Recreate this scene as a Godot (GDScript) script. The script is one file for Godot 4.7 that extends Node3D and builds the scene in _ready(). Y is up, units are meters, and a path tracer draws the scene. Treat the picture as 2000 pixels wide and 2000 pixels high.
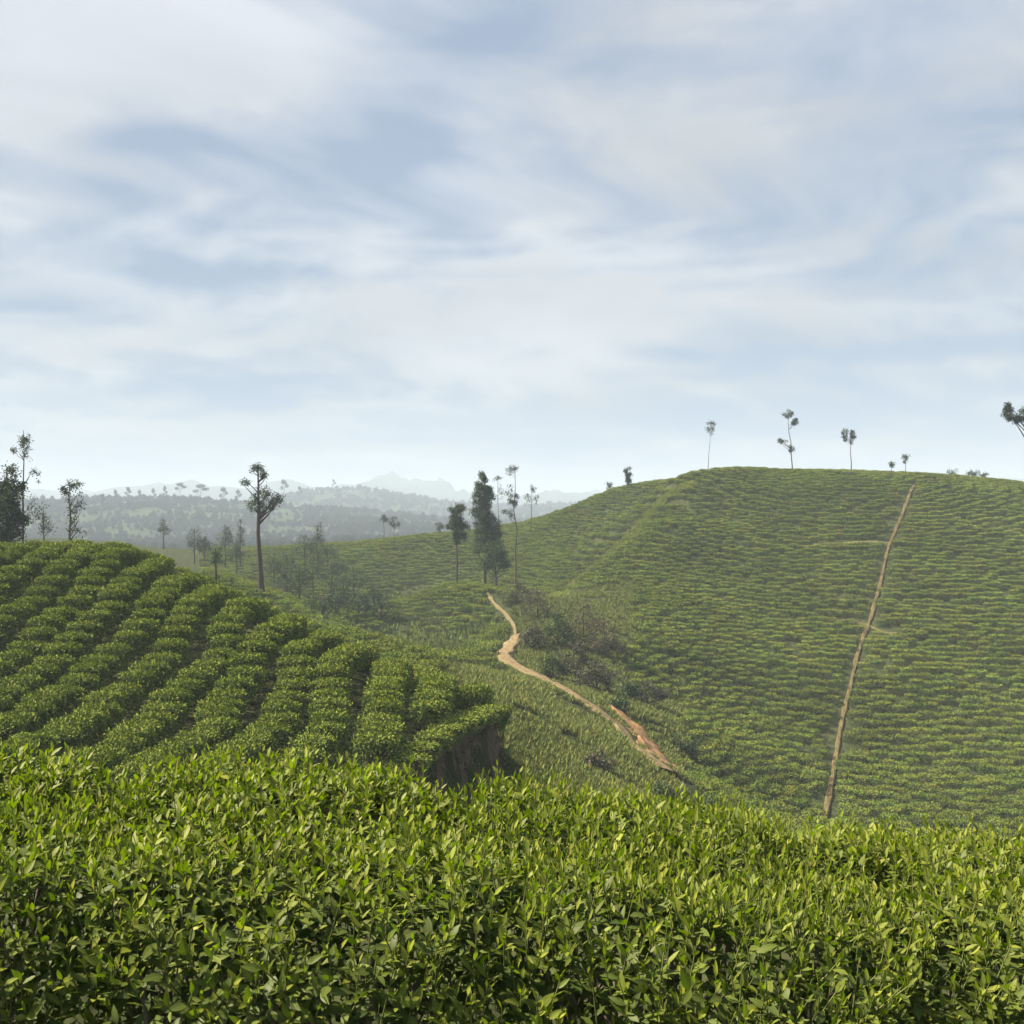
extends Node3D
# A tea garden in the hills: a plucked hedge in front, a low hill of round bushes, a large tea hillside with a
# footpath, a valley with a dirt track, scattered shade trees, hazy hills and a high broken cloud sheet.

const EYE := 1.6          # camera height above the ground it stands on
const FOCAL := 2144.0     # focal length in photo pixels (the photo is 2000 x 2000, fov 50 degrees)
const EXPOSURE := 3.1

var rng := RandomNumberGenerator.new()
var names := {}
var noise_a := FastNoiseLite.new()
var noise_b := FastNoiseLite.new()

# ---------------------------------------------------------------- helpers
func numbered(called: String) -> String:
	if not names.has(called):
		names[called] = 0
		return called
	names[called] += 1
	return "%s_%03d" % [called, names[called]]

func tag(o: Node, label: String, category: String, group := "", kind := "") -> void:
	if label != "": o.set_meta("label", label)
	if category != "": o.set_meta("category", category)
	if group != "": o.set_meta("group", group)
	if kind != "": o.set_meta("kind", kind)

func put(called: String, mesh: Mesh, parent: Node = self) -> MeshInstance3D:
	var o := MeshInstance3D.new()
	o.name = numbered(called) if parent == self else called
	o.mesh = mesh
	parent.add_child(o, true)
	return o

func base(called: String, at: Vector3) -> Node3D:
	var o := Node3D.new()
	o.name = numbered(called)
	add_child(o, true)
	o.position = at
	return o

func lin(r: float, g: float, b: float) -> Color:   # a linear colour for albedo_color
	return Color(r, g, b).linear_to_srgb()

class Geo:
	var v := PackedVector3Array()
	var n := PackedVector3Array()
	var c := PackedColorArray()
	var u := PackedVector2Array()
	var i := PackedInt32Array()
	func add(p: Vector3, nn: Vector3, col: Color, uv := Vector2.ZERO) -> int:
		v.append(p); n.append(nn); c.append(col); u.append(uv)
		return v.size() - 1
	func tri(a: int, b: int, d: int) -> void:
		i.append(a); i.append(b); i.append(d)
	func done(m: Material) -> ArrayMesh:
		var arr := []
		arr.resize(Mesh.ARRAY_MAX)
		arr[Mesh.ARRAY_VERTEX] = v
		arr[Mesh.ARRAY_NORMAL] = n
		arr[Mesh.ARRAY_COLOR] = c
		arr[Mesh.ARRAY_TEX_UV] = u
		arr[Mesh.ARRAY_INDEX] = i
		var am := ArrayMesh.new()
		am.add_surface_from_arrays(Mesh.PRIMITIVE_TRIANGLES, arr)
		am.surface_set_material(0, m)
		return am

func tube(g: Geo, pts: Array, radii: Array, col: Color, sides := 6) -> void:
	var first := g.v.size()
	for k in pts.size():
		var dir: Vector3 = (pts[min(k + 1, pts.size() - 1)] - pts[max(k - 1, 0)]).normalized()
		var sx := dir.cross(Vector3(0.31, 0.17, 0.93)).normalized()
		var sy := sx.cross(dir).normalized()
		for s in sides:
			var a := TAU * s / sides
			var out := sx * cos(a) + sy * sin(a)
			g.add(pts[k] + out * radii[k], out, col, Vector2(float(s) / sides, k))
	for k in pts.size() - 1:
		for s in sides:
			var a := first + k * sides + s
			var b := first + k * sides + (s + 1) % sides
			g.tri(a, b, a + sides)
			g.tri(b, b + sides, a + sides)

# a small bent leaf of two or four faces, used for the crowns and the bushes farther off
func flake(g: Geo, p: Vector3, dir: Vector3, up: Vector3, length: float, width: float, col: Color) -> void:
	var side := dir.cross(up).normalized()
	var nn := side.cross(dir).normalized()
	var turned := nn.dot(up) < 0.0
	if turned: nn = -nn
	var a := g.add(p, nn, col)
	var b := g.add(p + dir * length * 0.5 + side * width * 0.5 + nn * width * 0.18, (nn - side * 0.35).normalized(), col)
	var d := g.add(p + dir * length * 0.5 - side * width * 0.5 + nn * width * 0.18, (nn + side * 0.35).normalized(), col)
	var e := g.add(p + dir * length - nn * length * 0.12, (nn + dir * 0.3).normalized(), col)
	if turned:
		g.tri(a, b, e)
		g.tri(a, e, d)
	else:
		g.tri(a, e, b)
		g.tri(a, d, e)

func rdir() -> Vector3:
	var z := rng.randf_range(-1, 1)
	var a := rng.randf_range(0, TAU)
	var r := sqrt(1 - z * z)
	return Vector3(r * cos(a), z, r * sin(a))

func vary(c: Color, amount: float) -> Color:
	var k := 1.0 + rng.randf_range(-amount, amount)
	return Color(c.r * k * (1 + rng.randf_range(-amount, amount) * 0.4), c.g * k, c.b * k * (1 + rng.randf_range(-amount, amount) * 0.5))

# ---------------------------------------------------------------- terrain
var tps_p: PackedVector2Array
var tps_w: PackedFloat64Array
var gx0 := -110.0
var gd0 := -12.0
var gstep := 2.5
var gnx := 105
var gnd := 110
var grid: PackedFloat32Array

func add_px(px: float, py: float, d: float, cover := 0.0) -> void:      # a spot on the ground seen at this pixel, at distance d
	ctrl.append(Vector3((px - 1000.0) / FOCAL * d, d, -(py - 1000.0) / FOCAL * d - cover))

var ctrl: Array[Vector3] = []   # x, distance, height relative to the eye

func control_points() -> void:
	# where the hedge stands and the dip behind it
	for a in [[-4, -8, -1.6], [4, -8, -1.7], [0, 0, -1.62], [-4, 2, -1.6], [4, 2, -1.9], [-4, 5, -1.85], [0, 5, -2.0], [4, 5, -2.3], [-8, 12, -4.2], [2, 12, -4.9], [-20, 12, -3.6], [14, 14, -6.5], [8, 24, -9.5], [30, 20, -9], [28, 36, -15.5], [-40, 0, -1.5], [40, 0, -4.0], [-70, 30, -2.5], [70, 30, -14.0], [-90, 90, -5.0], [-90, 200, -4.0], [130, 60, -17.0], [120, 130, 2.0], [120, 200, -3.0]]:
		ctrl.append(Vector3(a[0], a[1], a[2]))
	# the low hill with round bushes (the pixel is the top of the bushes)
	for a in [[-300, 1420, 24], [0, 1440, 24], [200, 1440, 25], [400, 1440, 26], [600, 1460, 26], [-300, 1240, 33], [0, 1250, 33], [300, 1250, 33], [600, 1330, 31], [-300, 1075, 45], [0, 1072, 46], [230, 1056, 46], [330, 1080, 44], [500, 1168, 38.5], [650, 1228, 35.5], [800, 1288, 34]]:
		add_px(a[0], a[1], a[2], 0.92)
	for a in [[780, 1462, 26.6], [880, 1412, 29.3], [962, 1366, 32.6]]:
		add_px(a[0], a[1], a[2], 0.45)
	for a in [[-14.8, 52, -4.9], [-11.3, 48, -5.9], [-7.2, 44.5, -6.7], [-3.6, 40.5, -7.5], [-8, 58, -7.0], [-24, 66, -4.6], [-40, 62, -3.4], [-3, 48, -7.6]]:
		ctrl.append(Vector3(a[0], a[1], a[2]))
	# the grass slope below the track, and the track
	for a in [[1000, 1500, 38], [1000, 1400, 46], [1150, 1505, 47], [1100, 1410, 54], [985, 1290, 74], [1060, 1332, 68], [1180, 1402, 60], [1250, 1470, 55], [1310, 1505, 52], [920, 1310, 68], [965, 1175, 100], [1003, 1240, 84]]:
		add_px(a[0], a[1], a[2])
	# scrub slope above the track
	for a in [[1110, 1335, 69], [1100, 1205, 90], [1160, 1165, 98], [1250, 1385, 66], [1210, 1250, 82]]:
		add_px(a[0], a[1], a[2])
	# the large hillside
	for a in [[1310, 1490, 57], [1420, 1545, 60], [1620, 1590, 62], [1900, 1622, 60], [2150, 1620, 60], [1420, 1350, 80], [1310, 1350, 76], [1690, 1300, 84], [1700, 1215, 93], [1730, 1100, 105], [1760, 1005, 118], [1785, 952, 127], [1550, 917, 140], [1400, 920, 138], [1300, 937, 134], [1800, 924, 139], [2000, 942, 139], [2200, 965, 136], [1340, 962, 126], [1270, 1016, 118], [1200, 1084, 111], [1100, 1155, 103], [1270, 1022, 125], [1200, 1088, 119], [1100, 1160, 111], [1275, 982, 139], [1200, 1026, 136], [1110, 1082, 130], [1200, 955, 152], [1100, 995, 160], [1040, 1016, 166], [1400, 1100, 108], [1400, 1005, 121], [1500, 1200, 95], [1550, 1055, 112], [1900, 1300, 84], [1950, 1100, 106], [2200, 1300, 84], [2200, 1100, 106]]:
		add_px(a[0], a[1], a[2], 0.5)
	for a in [[38, 168, 2.0], [38, 205, -4.0], [85, 180, 0.0], [15, 195, -5.0], [3, 205, -6.0]]:
		ctrl.append(Vector3(a[0], a[1], a[2]))
	# the valley and the small far hill left of the track
	for a in [[892, 1140, 108], [860, 1048, 152], [760, 1068, 152], [690, 1098, 144], [950, 1062, 152], [800, 1182, 112], [780, 1242, 96], [860, 1292, 84], [700, 1202, 112], [640, 1190, 122], [570, 1170, 118], [508, 1155, 86], [420, 1120, 100], [250, 1072, 150], [60, 1062, 150], [-250, 1060, 150]]:
		add_px(a[0], a[1], a[2], 0.3)
	for a in [[-14, 205, -7.0], [-48, 205, -8.0], [-80, 160, -4.5]]:
		ctrl.append(Vector3(a[0], a[1], a[2]))

func tps_phi(r2: float) -> float:
	return 0.0 if r2 < 1e-9 else 0.5 * r2 * log(r2)

func fit_terrain() -> void:
	control_points()
	var n := ctrl.size()
	var m := n + 3
	var a: Array[PackedFloat64Array] = []
	for i in m:
		var row := PackedFloat64Array()
		row.resize(m + 1)
		a.append(row)
	for i in n:
		tps_p.append(Vector2(ctrl[i].x, ctrl[i].y) / 50.0)
	for i in n:
		for j in n:
			a[i][j] = tps_phi(tps_p[i].distance_squared_to(tps_p[j]))
		a[i][i] += 0.002
		a[i][n] = 1.0; a[i][n + 1] = tps_p[i].x; a[i][n + 2] = tps_p[i].y
		a[n][i] = 1.0; a[n + 1][i] = tps_p[i].x; a[n + 2][i] = tps_p[i].y
		a[i][m] = ctrl[i].z
	for k in m:
		var best := k
		for r in range(k + 1, m):
			if absf(a[r][k]) > absf(a[best][k]): best = r
		var t := a[k]; a[k] = a[best]; a[best] = t
		for r in range(k + 1, m):
			var f := a[r][k] / a[k][k]
			if f == 0.0: continue
			var rr := a[r]
			var kk := a[k]
			for q in range(k, m + 1):
				rr[q] -= f * kk[q]
			a[r] = rr
	tps_w.resize(m)
	for k in range(m - 1, -1, -1):
		var s := a[k][m]
		for q in range(k + 1, m):
			s -= a[k][q] * tps_w[q]
		tps_w[k] = s / a[k][k]
	grid.resize(gnx * gnd)
	for j in gnd:
		for i in gnx:
			var p := Vector2(gx0 + i * gstep, gd0 + j * gstep) / 50.0
			var s := tps_w[n] + tps_w[n + 1] * p.x + tps_w[n + 2] * p.y
			for k in n:
				s += tps_w[k] * tps_phi(p.distance_squared_to(tps_p[k]))
			grid[j * gnx + i] = s

func far_height(x: float, d: float) -> float:
	var e := -16.0 + 0.004 * maxf(d - 200, 0)
	# hazy wooded ridges, then the blue mountain range
	e += 19.0 * exp(-pow((d - 780.0) / 150.0, 2)) * exp(-pow((x + 250.0) / 190.0, 2))
	e += 17.5 * exp(-pow((d - 860.0) / 180.0, 2)) * exp(-pow((x + 580.0) / 240.0, 2))
	e += 30.0 * exp(-pow((d - 1280.0) / 240.0, 2)) * exp(-pow((x + 190.0) / 124.0, 2))
	e += 22.0 * exp(-pow((d - 1400.0) / 260.0, 2)) * exp(-pow((x + 600.0) / 320.0, 2))
	e += 24.0 * exp(-pow((d - 1400.0) / 260.0, 2)) * exp(-pow((x - 240.0) / 300.0, 2))
	var rough := noise_b.get_noise_2d(x * 0.2, d * 0.06)
	var fine := noise_b.get_noise_2d(x * 0.8, d * 0.2)
	e += 62.0 * exp(-pow((d - 2700.0) / 520.0, 2)) * (0.75 + 0.75 * rough + 0.2 * fine)
	e += 42.0 * exp(-pow((d - 2600.0) / 420.0, 2)) * exp(-pow((x + 280.0) / 130.0, 2)) * (1.0 + 0.3 * fine)
	e += 26.0 * exp(-pow((d - 2400.0) / 420.0, 2)) * exp(-pow((x + 650.0) / 240.0, 2))
	e += 45.0 * exp(-pow((d - 2900.0) / 520.0, 2)) * exp(-pow((x - 1300.0) / 400.0, 2))
	e += noise_b.get_noise_2d(x * 0.3, d * 0.3) * clampf((d - 250.0) / 200.0, 0.0, 1.0) * 4.0
	return e

var bank_line := PackedVector2Array([Vector2(-40, 12), Vector2(-13, 19.5), Vector2(-6.5, 23.3), Vector2(-2.7, 26.3), Vector2(-0.55, 32.4), Vector2(-0.9, 38), Vector2(-3, 52)])

func bank_side(x: float, d: float) -> float:      # metres to the bank's edge, positive on the low hill
	var best := 1e9
	var p := Vector2(x, d)
	var sgn := 1.0
	for k in bank_line.size() - 1:
		var q := Geometry2D.get_closest_point_to_segment(p, bank_line[k], bank_line[k + 1])
		var r := p.distance_to(q)
		if r < best - 1e-6:
			best = r
			var t := bank_line[k + 1] - bank_line[k]
			sgn = signf(t.x * (p.y - bank_line[k].y) - t.y * (p.x - bank_line[k].x))
	return best * sgn

func cubic_at(x: float, d: float) -> float:
	var fx := clampf((x - gx0) / gstep, 1.0, gnx - 3.001)
	var fd := clampf((d - gd0) / gstep, 1.0, gnd - 3.001)
	var ix := int(fx)
	var id := int(fd)
	var tx := fx - ix
	var td := fd - id
	var o := (id - 1) * gnx + ix
	var r0 := cubic_interpolate(grid[o], grid[o + 1], grid[o - 1], grid[o + 2], tx)
	o += gnx
	var r1 := cubic_interpolate(grid[o], grid[o + 1], grid[o - 1], grid[o + 2], tx)
	o += gnx
	var r2 := cubic_interpolate(grid[o], grid[o + 1], grid[o - 1], grid[o + 2], tx)
	o += gnx
	var r3 := cubic_interpolate(grid[o], grid[o + 1], grid[o - 1], grid[o + 2], tx)
	return cubic_interpolate(r1, r2, r0, r3, td)

func ground_y(x: float, d: float) -> float:        # world height of the ground
	var e := 0.0
	var w := smoothstep(205.0, 250.0, d) if d > 0 else 0.0
	w = maxf(w, smoothstep(95.0, 140.0, absf(x - 15.0)))
	if w < 1.0:
		e = cubic_at(x, d)
		if d > 12.0 and d < 56.0 and x > -30.0 and x < 8.0:
			var s := bank_side(x, d)
			e -= 2.3 * (1.0 - smoothstep(-0.45, 0.05, s)) * smoothstep(14.0, 20.0, d) * smoothstep(54.0, 40.0, d) * smoothstep(6.0, 1.5, -s)
		e += noise_a.get_noise_2d(x * 1.0, d * 1.0) * 0.12
	if w > 0.0:
		e = lerpf(e, far_height(x, d), w)
	return e + EYE

func on_ground(px: float, py: float, near := 9.0) -> Vector3:    # the spot of ground that the photo shows at this pixel
	var d := near
	while d < 700.0:
		var x := (px - 1000.0) / FOCAL * d
		var y := EYE - (py - 1000.0) / FOCAL * d
		if ground_y(x, d) >= y:
			return Vector3(x, ground_y(x, d), -d)
		d += 0.25 if d < 200.0 else 2.0
	return Vector3((px - 1000.0) / FOCAL * 300.0, 0, -300.0)

func in_view(p: Vector3, lift := 0.0) -> bool:          # is this spot of ground inside the frame and not behind a hill
	var d := -p.z
	if d < 1.0 or absf(p.x / d) > 0.475: return false
	var steps := int(clampf(d / 2.5, 4, 60))
	for k in range(2, steps - 1):
		var t := float(k) / steps
		if ground_y(p.x * t, d * t) > lerpf(EYE, p.y + lift, t) - 0.05: return false
	return true

func sheet(xs: PackedFloat32Array, ds: PackedFloat32Array, m: Material, sink: Callable, colour: Callable) -> ArrayMesh:
	var g := Geo.new()
	var nx := xs.size()
	var nd := ds.size()
	for j in nd:
		for i in nx:
			var y := ground_y(xs[i], ds[j]) - float(sink.call(xs[i], ds[j]))
			g.add(Vector3(xs[i], y, -ds[j]), Vector3.UP, colour.call(xs[i], ds[j]), Vector2(xs[i], ds[j]))
	for j in nd:
		for i in nx:
			var l := g.v[j * nx + maxi(i - 1, 0)]
			var r := g.v[j * nx + mini(i + 1, nx - 1)]
			var a := g.v[maxi(j - 1, 0) * nx + i]
			var b := g.v[mini(j + 1, nd - 1) * nx + i]
			var nn := (r - l).cross(b - a)
			g.n[j * nx + i] = (nn if nn.y > 0 else -nn).normalized()
	for j in nd - 1:
		for i in nx - 1:
			var k := j * nx + i
			g.tri(k, k + nx, k + 1)
			g.tri(k + 1, k + nx, k + nx + 1)
	return g.done(m)

func spread(from: float, to: float, step: float) -> PackedFloat32Array:
	var r := PackedFloat32Array()
	var n := int(round((to - from) / step))
	for k in n + 1: r.append(from + (to - from) * k / n)
	return r

func ribbon(pts: Array, half: float, lift: float, m: Material, col: Color, rough := 0.04) -> ArrayMesh:
	# a worn path laid on the ground along these spots
	var c := Curve3D.new()
	for k in pts.size():
		var t: Vector3 = (pts[mini(k + 1, pts.size() - 1)] - pts[maxi(k - 1, 0)]) * 0.18
		c.add_point(pts[k], -t, t)
	var length := c.get_baked_length()
	var n := int(length / 0.6) + 2
	var g := Geo.new()
	var across := [-1.15, -0.85, -0.4, 0.0, 0.4, 0.85, 1.15]
	for k in n:
		var s := length * k / (n - 1)
		var p := c.sample_baked(s)
		var q := c.sample_baked(minf(s + 0.4, length)) - c.sample_baked(maxf(s - 0.4, 0))
		var side := Vector3(-q.z, 0, q.x).normalized()
		var w := half * (1.0 + 0.7 * noise_a.get_noise_2d(s * 4.0, 7.0))
		p += side * half * 0.4 * noise_a.get_noise_2d(s * 1.4, 90.0)
		for a in across:
			var v: Vector3 = p + side * w * a
			v.y = ground_y(v.x, -v.z) + (lift if absf(a) < 1.0 else -0.3) + noise_a.get_noise_2d(v.x * 30, v.z * 30) * rough
			g.add(v, Vector3.UP, vary(col, 0.12), Vector2(a, s))
	var na := across.size()
	for k in n:
		for i in na:
			var nn := (g.v[k * na + mini(i + 1, na - 1)] - g.v[k * na + maxi(i - 1, 0)]).cross(g.v[mini(k + 1, n - 1) * na + i] - g.v[maxi(k - 1, 0) * na + i])
			g.n[k * na + i] = (nn if nn.y > 0 else -nn).normalized()
	for k in n - 1:
		for i in na - 1:
			var a := k * na + i
			g.tri(a, a + na, a + 1)
			g.tri(a + 1, a + na, a + na + 1)
	return g.done(m)

# ---------------------------------------------------------------- materials
func noise_tex(seed_: int, freq: float, ramp: Array, size := 512, as_normal := false, strength := 4.0) -> NoiseTexture2D:
	var f := FastNoiseLite.new()
	f.seed = seed_
	f.frequency = freq
	f.fractal_octaves = 5
	var t := NoiseTexture2D.new()
	t.width = size; t.height = size
	t.seamless = true
	t.noise = f
	if as_normal:
		t.as_normal_map = true
		t.bump_strength = strength
	elif ramp.size() > 0:
		var gr := Gradient.new()
		gr.offsets = PackedFloat32Array(ramp.map(func(a): return a[0]))
		gr.colors = PackedColorArray(ramp.map(func(a): return a[1].linear_to_srgb()))
		t.color_ramp = gr
	return t

func earth(ramp: Array, tile: float, seed_: int, bump: float) -> StandardMaterial3D:
	var m := StandardMaterial3D.new()
	m.albedo_texture = noise_tex(seed_, 0.012, ramp)
	m.normal_enabled = true
	m.normal_texture = noise_tex(seed_ + 1, 0.02, [], 512, true, bump)
	m.uv1_triplanar = true
	m.uv1_world_triplanar = true
	m.uv1_scale = Vector3.ONE * tile
	m.roughness = 0.95
	m.metallic_specular = 0.1
	m.vertex_color_use_as_albedo = true
	return m

func leafy(rough: float, back: Color, spec := 0.4) -> StandardMaterial3D:
	var m := StandardMaterial3D.new()
	m.vertex_color_use_as_albedo = true
	m.albedo_color = Color.WHITE
	m.roughness = rough
	m.metallic_specular = spec
	m.cull_mode = BaseMaterial3D.CULL_DISABLED
	if back.v > 0:
		m.backlight_enabled = true
		m.backlight = back
	return m

# ---------------------------------------------------------------- sky
func make_sky() -> Sky:
	var w := 2048
	var h := 1024
	var img := Image.create_empty(w, h, false, Image.FORMAT_RGBF)
	var fine := FastNoiseLite.new()
	fine.seed = 21; fine.frequency = 1.0; fine.fractal_octaves = 5; fine.fractal_gain = 0.6
	var wide := FastNoiseLite.new()
	wide.seed = 5; wide.frequency = 0.55; wide.fractal_octaves = 3
	# cloud banks (+) and gaps of blue (-): centre, half sizes, turn, strength, written as photo pixels
	var banks := [
		[60, 120, 260, 260, 0.0, 0.55], [520, 70, 170, 90, 0.0, 0.35], [1120, 520, 420, 230, -0.5, 0.42], [1330, 200, 330, 110, -0.62, 0.28],
		[760, 640, 420, 70, 0.0, 0.35], [180, 640, 220, 60, 0.0, 0.3], [1650, 120, 150, 120, -0.5, 0.12], [60, 420, 120, 60, 0.0, 0.3],
		[300, 285, 140, 55, 0.1, -1.0], [390, 530, 140, 42, 0.05, -0.9], [640, 330, 200, 90, -0.2, -0.28], [820, 200, 170, 90, -0.6, -0.34],
		[1060, 60, 190, 60, -0.2, -0.25], [1860, 300, 240, 180, -0.5, -0.42], [1380, 684, 150, 22, 0.0, -0.85], [1880, 672, 200, 28, -0.1, -0.95],
		[560, 757, 120, 22, 0.0, -0.9], [320, 770, 120, 20, 0.0, -0.7], [1420, 830, 420, 60, 0.0, -0.38], [1750, 560, 280, 60, -0.1, -0.1],
		[1280, 130, 100, 40, 0.0, -0.1], [200, 380, 130, 24, 0.1, -0.25], [1700, 760, 300, 40, 0.0, -0.2]]
	var sun_az := deg_to_rad(-67.0)
	var below := Color(0.30, 0.34, 0.33)
	for j in h:
		var el := PI * (0.5 - (j + 0.5) / h)
		if el < -0.02:
			img.fill_rect(Rect2i(0, j, w, h - j), below)
			break
		var ce := cos(el)
		var se := sin(el)
		for i in w:
			var az := wrapf(TAU * (i + 0.5) / w, -PI, PI)      # column 0 looks along -z
			var dx := sin(az) * ce
			var dz := cos(az) * ce
			# a flat cloud sheet seen in perspective, so streaks lie down towards the horizon
			var k := 1.0 / (maxf(se, 0.0) + 0.16)
			var wx := wide.get_noise_2d(dx * k * 0.9, dz * k * 1.5)
			var f := fine.get_noise_2d(dx * k * 2.5 + 3.0 + wx * 0.9, dz * k * 2.7 + wx * 0.9)
			var t := 0.52 + 0.8 * f + 0.42 * wx
			if absf(az) < 0.75 and el < 0.75:
				var px := 1000.0 + FOCAL * tan(az)
				var py := 1000.0 - FOCAL * tan(el) / cos(az)
				px += 110.0 * f
				py += 50.0 * wide.get_noise_2d(dx * k * 2.1, dz * k * 3.0)
				for b in banks:
					var ux: float = px - b[0]
					var uy: float = py - b[1]
					if b[4] != 0.0:
						var c := cos(b[4])
						var s := sin(b[4])
						var q := ux * c + uy * s
						uy = -ux * s + uy * c
						ux = q
					var r2: float = ux * ux / (b[2] * b[2]) + uy * uy / (b[3] * b[3])
					if r2 < 6.0: t += b[5] * exp(-r2) * 0.95
			t = clampf(t, 0.0, 1.0)
			var low := exp(-maxf(el, 0.0) * 6.0)
			var blue := Color(0.325, 0.42, 0.585).lerp(Color(0.37, 0.50, 0.66), low)
			var white := Color(0.64, 0.675, 0.74).lerp(Color(0.60, 0.645, 0.66), low)
			# the sun stands behind thin cloud out of frame on the left, which brightens that part of the sheet
			var glow := pow(maxf(0.0, cos(az - sun_az)) * 0.5 + 0.5 * maxf(0.0, dx * sin(sun_az) * 0.72 + dz * cos(sun_az) * 0.72 + se * 0.66), 2.0)
			white = white * (0.97 + 0.26 * glow + 0.2 * wide.get_noise_2d(dx * k * 1.7 + 9.0, dz * k * 2.6 + f * 0.4))
			var c2 := blue.lerp(white, t)
			img.set_pixel(i, j, Color(c2.r, c2.g, c2.b) / EXPOSURE)
	var sm := PanoramaSkyMaterial.new()
	sm.panorama = ImageTexture.create_from_image(img)
	var s2 := Sky.new()
	s2.sky_material = sm
	return s2

# ---------------------------------------------------------------- bushes and trees
func bush_mesh(m: Material, leaves: int, size: float, spotty: float) -> ArrayMesh:
	# a pruned tea bush: flat-topped dome of leaves about 1.2 m across and 0.8 m tall, on a few short stems
	var g := Geo.new()
	var wood := Color(0.07, 0.055, 0.045)
	for k in 5:
		var a := TAU * k / 5.0 + rng.randf() * 0.8
		tube(g, [Vector3(cos(a) * 0.05, -0.15, sin(a) * 0.05), Vector3(cos(a) * 0.18, 0.28, sin(a) * 0.18), Vector3(cos(a) * 0.38, 0.6, sin(a) * 0.38)], [0.03, 0.022, 0.01], wood, 4)
	var ph := rng.randf() * 10.0
	for k in leaves:
		var a := rng.randf() * TAU
		var q := sqrt(rng.randf()) * 1.4      # 0..1 over the top, then down the side
		var lump := 1.0 + 0.13 * noise_a.get_noise_2d(cos(a) * 60.0 + ph * 50.0, sin(a) * 60.0 + q * 40.0)
		var r: float
		var y: float
		var out: Vector3
		if q < 0.95:
			r = 0.56 * q
			y = 0.78 - 0.09 * q * q * q
			out = Vector3(cos(a) * q * 0.5, 1, sin(a) * q * 0.5).normalized()
		else:
			var t := (q - 0.95) / 0.4
			r = 0.56 + 0.05 * sin(t * PI) - 0.1 * t
			y = 0.69 - 0.5 * t
			out = Vector3(cos(a), 0.45 - 0.3 * t, sin(a)).normalized()
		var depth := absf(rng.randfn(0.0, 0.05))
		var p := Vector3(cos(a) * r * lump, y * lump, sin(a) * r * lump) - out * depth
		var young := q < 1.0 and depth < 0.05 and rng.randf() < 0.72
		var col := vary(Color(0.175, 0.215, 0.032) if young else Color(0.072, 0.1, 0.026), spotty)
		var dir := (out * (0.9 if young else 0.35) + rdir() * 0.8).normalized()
		flake(g, p, dir, (out + rdir() * 0.5).normalized(), size * rng.randf_range(0.7, 1.3), size * rng.randf_range(0.38, 0.55), col)
	return g.done(m)

func crown_mesh(m: Material, blobs: Array, per: float, size: float, tone: Color) -> ArrayMesh:
	# leaves gathered in clumps; each blob is [centre, half sizes]
	var g := Geo.new()
	for b in blobs:
		var rad: Vector3 = b[1]
		var vol := rad.x * rad.y * rad.z
		var clumps := int(clampf(5.0 + 16.0 * pow(vol, 0.6), 5, 90))
		var leaves := int(per * 1.9 * (1.0 if b.size() < 3 else float(b[2])))
		for c in clumps:
			var o := rdir() * pow(rng.randf(), 0.45)
			var cc: Vector3 = b[0] + Vector3(o.x * rad.x, o.y * rad.y, o.z * rad.z)
			var cr := 0.18 + 0.3 * pow(vol, 0.3333) * rng.randf_range(0.6, 1.3)
			var ctone := vary(tone, 0.25)
			for k in leaves:
				var p := cc + rdir() * cr * pow(rng.randf(), 0.8)
				flake(g, p, (rdir() + Vector3(0, 0.15, 0)).normalized(), (Vector3.UP + rdir()).normalized(), size * rng.randf_range(0.6, 1.3), size * rng.randf_range(0.3, 0.55), vary(ctone, 0.22))
	return g.done(m)

var bark: StandardMaterial3D
var crown_m: StandardMaterial3D

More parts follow.
